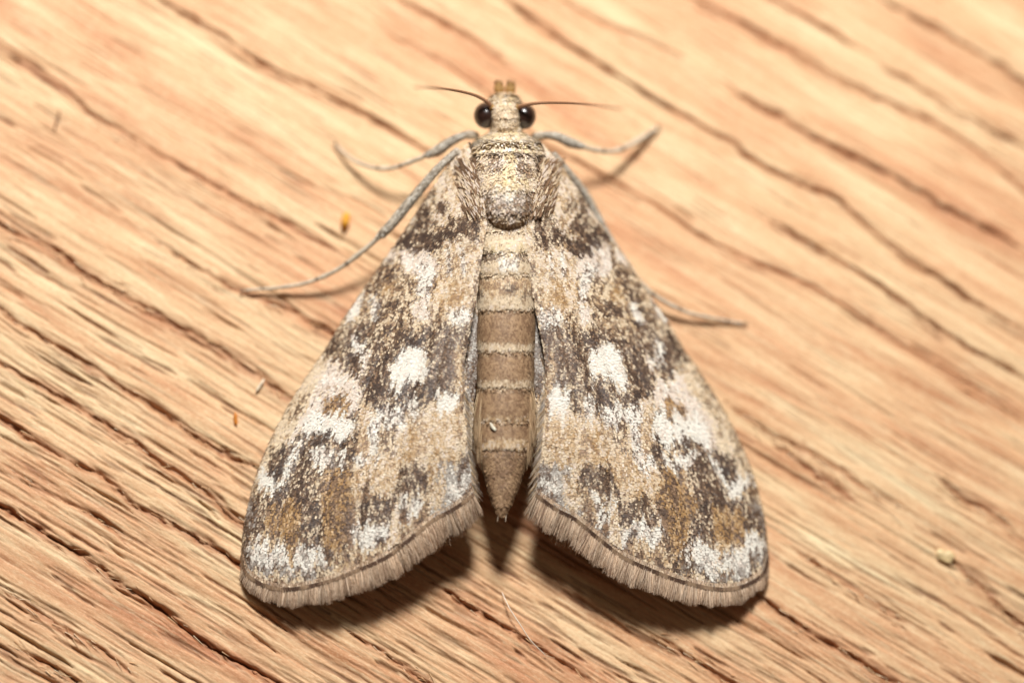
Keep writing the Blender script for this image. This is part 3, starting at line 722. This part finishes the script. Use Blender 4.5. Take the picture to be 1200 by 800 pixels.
def build_body():
    pys = np.concatenate([np.linspace(109, 264, 114), np.linspace(264.7, 527, 230), np.linspace(528, 604, 50)]); nv = 72
    th = np.linspace(-math.pi, math.pi, nv, endpoint=False)
    PY, TH = np.meshgrid(pys, th, indexing='ij')
    V = body_pt(PY, TH)
    V = V + np.stack([0 * PY, 0 * PY, (fbm(PY / 5, TH * 7, 5) - .5) * .05], -1)
    flat = V.reshape(-1, 3)
    qx, qy = to_px(flat)
    col = paint(PY.ravel() * 0 + qx, PY.ravel(), BMARKS, 90, .4, .8)
    nu = len(pys)
    tips = np.array([V[0].mean(0), V[-1].mean(0)])
    flat = np.vstack([flat, tips]); col = np.vstack([col, col[:1], col[-1:]])
    F = [list(f) for f in grid_faces(nu, nv, True)]
    k = np.arange(nv)
    F += [[int((i + 1) % nv), int(i), nu * nv, nu * nv] for i in k]
    me = bpy.data.meshes.new('body')
    faces = grid_faces(nu, nv, True).tolist() + [[int((i + 1) % nv), int(i), nu * nv] for i in k] + [[int((nu - 1) * nv + i), int((nu - 1) * nv + (i + 1) % nv), nu * nv + 1] for i in k]
    me.from_pydata(flat.tolist(), [], faces); me.update()
    a = me.color_attributes.new('tint', 'FLOAT_COLOR', 'POINT')
    a.data.foreach_set('color', np.concatenate([col, np.ones((len(col), 1))], 1).astype(np.float32).ravel())
    return own(link('body', me, M_BODY, moth))
body = build_body()

def body_frame(py, th):
    P = body_pt(py, th); e = .4
    D = unit(body_pt(py + e, th) - body_pt(py - e, th)); T = unit(body_pt(py, th + .01) - body_pt(py, th - .01))
    N = unit(np.cross(T, D)); c = body_pt(py, th * 0 + math.pi)
    flip = ((P - c) * N).sum(-1, keepdims=True) < 0
    return P, D, T, np.where(flip, -N, N)
def cover(n, y0, y1, L, W, lift, seed, name, spread=.25, thmax=1.9, jit=1.5, warp=2.0):
    r = np.random.default_rng(seed)
    py = r.uniform(y0, y1, n); th = r.uniform(-thmax, thmax, n)
    P, D, T, N = body_frame(py, th)
    qx, qy = to_px(P)
    col = paint(qx, py, BMARKS, seed, jit, warp)
    D = unit(D + T * r.normal(0, spread, (n, 1)) + N * r.normal(.05, .1, (n, 1)))
    return petals(name, P, D, N, r.uniform(*L, n), r.uniform(*W, n), col, r.uniform(*lift, n), M_FUZZ, body)
cover(3800, 109, 160, (.06, .11), (.024, .04), (.006, .03), 101, 'head_scales', .4)
cover(2200, 159, 176, (.1, .17), (.03, .05), (.01, .035), 102, 'collar_scales', .3)
cover(10000, 174, 268, (.09, .18), (.026, .046), (.008, .045), 103, 'thorax_scales', .35)
cover(9000, 266, 362, (.06, .12), (.02, .036), (.003, .014), 104, 'abdomen_scales', .25, 1.6, 1.2, 2.0)
cover(14000, 361, 524, (.05, .11), (.016, .028), (.002, .012), 105, 'abdomen_scales', .22, 1.7, .9, 2.0)
cover(6500, 527, 600, (.07, .15), (.016, .028), (.006, .035), 106, 'tail_scales', .38, 2.4)

# long pale hair tufts beside the abdomen and the shoulder tufts (tegulae)
for sgn in (-1, 1):
    r = np.random.default_rng(120 + sgn); n = 260
    py0 = r.uniform(452, 505, n); th = sgn * r.uniform(.95, 1.5, n)
    P0 = body_pt(py0, th); P1 = body_pt(py0 + r.uniform(26, 48, n), th * r.uniform(.97, 1.1, n)) + np.array([sgn * .13, 0, .07]) * r.uniform(.1, 1, (n, 1))
    c = np.array([lin(186, 156, 120), lin(160, 128, 96), lin(204, 178, 142)])[r.integers(0, 3, n)]
    strands('flank_tuft', P0, P1, np.zeros((n, 3)), .022, c, M_HAIR, body, .3, 3)
    # tegula: lobe of long scales lying over the wing root
    n = 900
    a = r.random(n); b = r.normal(0, 1, n).clip(-2, 2)
    x0 = 545 + 14 * a + b * 10; y0 = 184 + 62 * a
    x1 = x0 + 7 + (562 - x0) * .35; y1 = y0 + r.uniform(10, 26, n)
    zs = lambda x, y: np.interp(y, [175, 195, 215, 250, 285], [1.96, 2.07, 2.15, 2.13, 2.0]) - 1.17 + 1.17 * np.sqrt(np.clip(1 - ((594.5 - x) / 71) ** 2, 0, 1)) + .27
    zz = zs(x0, y0) + r.uniform(-.05, .02, n); z1 = zs(x1, y1) + r.uniform(-.04, .03, n) + (r.random(n) < .1) * .04
    if sgn > 0: x0, x1 = 1189 - x0, 1189 - x1
    P0 = at(x0, y0, zz); P1 = at(x1, y1, z1)
    pal = np.array([PAL['c'], PAL['p'], PAL['c'], PAL['b'], PAL['p'], PAL['t']])
    c = pal[np.minimum((fbm(x0 / 6, y0 / 9, 30) * .8 + r.random(n) * .45) * 5.2, 5).astype(int)]
    dark = ((y1 > 258) & (r.random(n) < .5)) | (vnoise(x0 / 7, y0 / 9, 33) > .8); c[dark] = .6 * PAL['d'] + .4 * PAL['b']
    Dt = P1 - P0; Nt = unit(np.stack([(x0 - 594.5) / 70, 0 * x0, 0 * x0 + .8], -1))
    tg = petals('tegula', P0 - Nt * .02, unit(Dt), Nt, r.uniform(.16, .32, n), r.uniform(.024, .042, n), c, r.uniform(.005, .03, n), M_FUZZ, body, tipw=.4)

# eyes, palps, antennae, tail bristles
def ball(name, c, rad, mat, parent, squash=(1, 1, 1), n=28):
    th = np.linspace(0, math.pi, n); ph = np.linspace(0, 2 * math.pi, 2 * n, endpoint=False)
    T, Pp = np.meshgrid(th[1:-1], ph, indexing='ij')
    V = np.stack([np.sin(T) * np.cos(Pp), np.sin(T) * np.sin(Pp), np.cos(T)], -1).reshape(-1, 3)
    V = np.vstack([V, [0, 0, 1], [0, 0, -1]]) * rad * np.array(squash) + c
    m = 2 * n; k = n - 2
    F = grid_faces(k, m, True).tolist() + [[(j + 1) % m, j, k * m] for j in range(m)] + [[(k - 1) * m + j, (k - 1) * m + (j + 1) % m, k * m + 1] for j in range(m)]
    me = bpy.data.meshes.new(name); me.from_pydata(V.tolist(), [], F); me.update()
    return link(name, me, mat, parent)
own(ball('eye', at(569.5, 135.5, 1.58), .305, M_EYE, moth, (.95, 1.02, 1.0)))
own(ball('eye', at(614, 136.5, 1.58), .3, M_EYE, moth, (.95, 1.02, 1.0)))
for (x, lean) in ((586, -1.5), (597.5, 1.0)):
    pts = np.array([at(x, 119, 1.4), at(x + lean * .3, 110, 1.38), at(x + lean * .8, 103, 1.42), at(x + lean * 1.6, 97, 1.5)])
    p = own(tube('palp', pts, np.array([.09, .105, .125, .06]), M_PALP, moth, 24, 12))
    r = np.random.default_rng(int(x)); n = 150
    u = r.random(n); c0 = spline(pts, u); ang = r.uniform(0, 6.28, n)
    off = np.stack([np.cos(ang), .3 * np.sin(ang), np.sin(ang)], -1)
    P0 = c0 + off * .075; P1 = P0 + off * .045 * r.uniform(.3, 1.3, (n, 1)) + np.array([0, .035, .03]) * r.uniform(.5, 1.2, (n, 1))
    c = np.array([lin(150, 112, 62), lin(190, 160, 110), lin(110, 80, 46)])[r.integers(0, 3, n)]
    strands('palp_scales', P0, P1, np.zeros((n, 3)), .024, c, M_HAIR, p, .4, 2)
ring = lambda u: 1 + .1 * np.sin(u * 2 * math.pi * 46)
for pts in ([(577, 126, 1.9), (570, 119, 2.05), (557, 112, 2.25), (538, 107, 2.6), (514, 103.5, 3.5), (484, 102, 4.9)],
            [(606, 126, 1.9), (612, 124, 2.05), (626, 121.5, 2.25), (650, 120.5, 2.6), (684, 122, 3.5), (730, 128, 5.2)]):
    q = np.array([at(*p) for p in pts])
    an = own(tube('antenna', q, np.array([.046, .043, .038, .032, .026, .016]), M_ANT, moth, 240, 10, ring))
    ball('antenna_socket', q[0], .075, M_PALP, an, n=12)
for dx in (-4, 4):
    tube('tail_bristle', np.array([at(588 + dx, 590, 1.3), at(588.5 + dx * 1.1, 602, 1.34), at(588 + dx * 1.2 - .5, 612, 1.3)]), np.array([.022, .018, .008]), M_LEGP, body, 14, 6)

# ---- legs: thigh, shin, jointed foot
TAR = lambda u: 1 + .22 * np.exp(-((u * 4) % 1 - .9) ** 2 / .01) - .08
def leg(femur, tibia, tarsus, rf, rt, rs, mats, spurs=()):
    rf, rt, rs = ([v * .86 for v in q] for q in (rf, rt, rs))
    root = own(tube('leg', np.array([at(*p) for p in femur]), np.array(rf), mats[0], moth, 30, 12))
    tb = tube('tibia', np.array([at(*p) for p in tibia]), np.array(rt), mats[1], root, 40, 12)
    ts = tube('tarsus', np.array([at(*p) for p in tarsus]), np.array(rs), mats[2], root, 60, 10, TAR)
    ball('knee', at(*tibia[0]), max(rt[0], rf[-1]) * .98, M_LEG, root, n=10)
    ball('ankle', at(*tarsus[0]), rt[-1] * .98, M_LEGD, root, n=10)
    q = np.array([at(*p) for p in tarsus])
    for u in (.3, .52, .72, .88):
        ball('tarsal_joint', spline(q, u), np.interp(u, np.linspace(0, 1, len(rs)), rs) * 1.08, M_LEGD, root, (1, 1, 1), n=8)
    tip, dr = q[-1], unit(q[-1] - q[-2])
    for a in (-.5, .5):
        dd = np.array([dr[0] * math.cos(a) - dr[1] * math.sin(a), dr[0] * math.sin(a) + dr[1] * math.cos(a), -.15])
        tube('claw', np.array([tip, tip + dd * .06 + np.array([0, 0, .02]), tip + dd * .12 - np.array([0, 0, .02])]), np.array([.022, .018, .006]), M_LEGD, root, 8, 6)
    for p0, p1, w in spurs:
        tube('spur', np.array([at(*p0), at(*[(a + b) / 2 for a, b in zip(p0, p1)]), at(*p1)]), np.array([w, w * .8, w * .3]), mats[1], root, 12, 8)
    r = np.random.default_rng(int(femur[0][0])); n = 420     # lying scales that roughen the shin
    q = np.array([at(*p) for p in tibia]); u = r.random(n)
    c0 = spline(q, u); c1 = spline(q, np.clip(u + .05, 0, 1)); D = unit(c1 - c0 + 1e-6)
    rad = np.interp(u, np.linspace(0, 1, len(rt)), rt)
    A = unit(np.cross(D, np.array([0, 0, 1.0]))); B = np.cross(A, D)
    an = r.uniform(-2, 2, n)[:, None]; N = A * np.sin(an) + B * np.cos(an)
    col = np.array([lin(196, 188, 172), lin(168, 158, 142), lin(130, 120, 106), lin(212, 206, 192)])[r.integers(0, 4, n)]
    petals('leg_scales', c0 + N * (rad[:, None] * .97), unit(D + N * .06), N, r.uniform(.07, .13, n), r.uniform(.02, .035, n), col, r.uniform(.005, .02, n), M_FUZZ, root)
    return root
g3 = (M_LEG, M_LEG, M_LEGP)
# forelegs
leg([(560, 160, 1.2), (551, 158, 1.3), (545, 159, 1.35)], [(548, 157, 1.36), (530, 165, 1.3), (512, 177, 1.18), (503, 181, 1.1)], [(505, 180, 1.1), (480, 190, .88), (458, 197, .66), (436, 196, .45), (415, 188, .25), (402, 178, .14), (394, 170, .07)],
    [.1, .13, .1], [.09, .12, .15, .08], [.075, .07, .065, .06, .055, .05, .035], g3)
leg([(624, 162, 1.2), (630, 160, 1.3), (638, 159, 1.35)], [(634, 158, 1.36), (652, 160, 1.28), (668, 167, 1.15), (680, 171, 1.05)], [(677, 170, 1.05), (700, 176, .8), (720, 177, .6), (738, 170, .38), (755, 160, .2), (770, 150, .08)],
    [.1, .13, .1], [.09, .12, .14, .08], [.08, .07, .07, .085, .085, .05], (M_LEG, M_LEG, M_LEGP))
# middle leg lying along the leading edge, foot stretched out over the wood
leg([(560, 190, 1.0), (545, 182, 1.5), (533, 178, 1.62)], [(535, 177, 1.62), (512, 199, 1.5), (485, 231, 1.28), (462, 259, 1.08), (447, 275, .95)], [(448, 274, .95), (425, 294, .75), (395, 316, .5), (360, 331, .28), (325, 337, .14), (286, 340, .07)],
    [.1, .12, .1], [.09, .11, .13, .14, .12], [.085, .075, .065, .06, .052, .035], g3, [((449, 272, .98), (455, 268, .85), .05), ((447, 276, .95), (432, 291, .8), .04)])
leg([(625, 190, 1.0), (640, 184, 1.35), (652, 184, 1.45)], [(650, 182, 1.46), (664, 200, 1.3), (688, 232, .9), (715, 282, .6), (736, 312, .5)], [(734, 308, .5), (752, 333, .42), (775, 351, .34), (806, 366, .22), (838, 373, .12), (871, 379, .06)],
    [.1, .12, .1], [.09, .12, .12, .11, .085], [.08, .072, .065, .055, .05, .035], g3)

# ------------------------------------------------------------------ small loose bits on the board
def bit(name, px_, py_, size, rgb, label, cat, seed, z=0.0, rot=0.0):
    """an irregular crumb, longer than wide, half sunk in the grain"""
    r = np.random.default_rng(seed)
    o = ball(name, np.zeros(3), 1.0, mat_plain(name, rgb, .5, .4, .25, 6), None, n=14)
    co = np.array([v.co for v in o.data.vertices])
    k = .78 + .44 * vnoise(co[:, 0] * 1.6 + 5 * seed, co[:, 1] * 1.6 + co[:, 2] * 1.3, seed)
    co = co * k[:, None] * np.array(size)
    o.data.vertices.foreach_set('co', co.astype(np.float32).ravel()); o.data.update()
    o.location = at(px_, py_, z + size[2] * .6); o.rotation_euler = (0, 0, rot)
    o['label'] = label; o['category'] = cat
    return o
bit('yellow_crumb', 405, 258, (.11, .21, .13), (224, 160, 48), 'tiny yellow amber crumb on wood between the left legs', 'crumb', 1, 0, -.1)
bit('orange_splinter', 276, 491, (.05, .17, .05), (206, 128, 48), 'tiny orange splinter on wood beside the wing edge', 'splinter', 2, 0, .1)
bit('pale_flake', 305, 451, (.04, .17, .05), (240, 214, 186), 'thin pale wood flake lying near the wing edge', 'flake', 3, 0, -.6)
bit('pale_grain', 1108, 651, (.23, .14, .045), (222, 196, 146), 'small pale yellowish grain lodged in a wood crack away from the moth', 'grain', 4, 0, -.3)
bit('dark_sliver', 67, 141, (.035, .26, .03), (128, 92, 62), 'short thin dark sliver on wood near the upper cracks', 'sliver', 5, 0, -.25)
bit('white_flake', 577.5, 500, (.035, .11, .02), (244, 230, 206), 'tiny white flake stuck on the moth abdomen', 'flake', 6, 1.87, .6)
def thread():
    pts = np.array([at(x, y, z) for x, y, z in ((588, 693, .07), (597, 712, .2), (610, 732, .24), (622, 750, .18), (640, 768, .06))])
    o = tube('fibre', pts, np.array([.012, .014, .014, .014, .01]), mat_plain('fibre', (240, 222, 200), .4, .5, .1), None, 40, 6)
    o['label'] = 'fine pale fibre lying on wood behind the moth abdomen'; o['category'] = 'fibre'
thread()
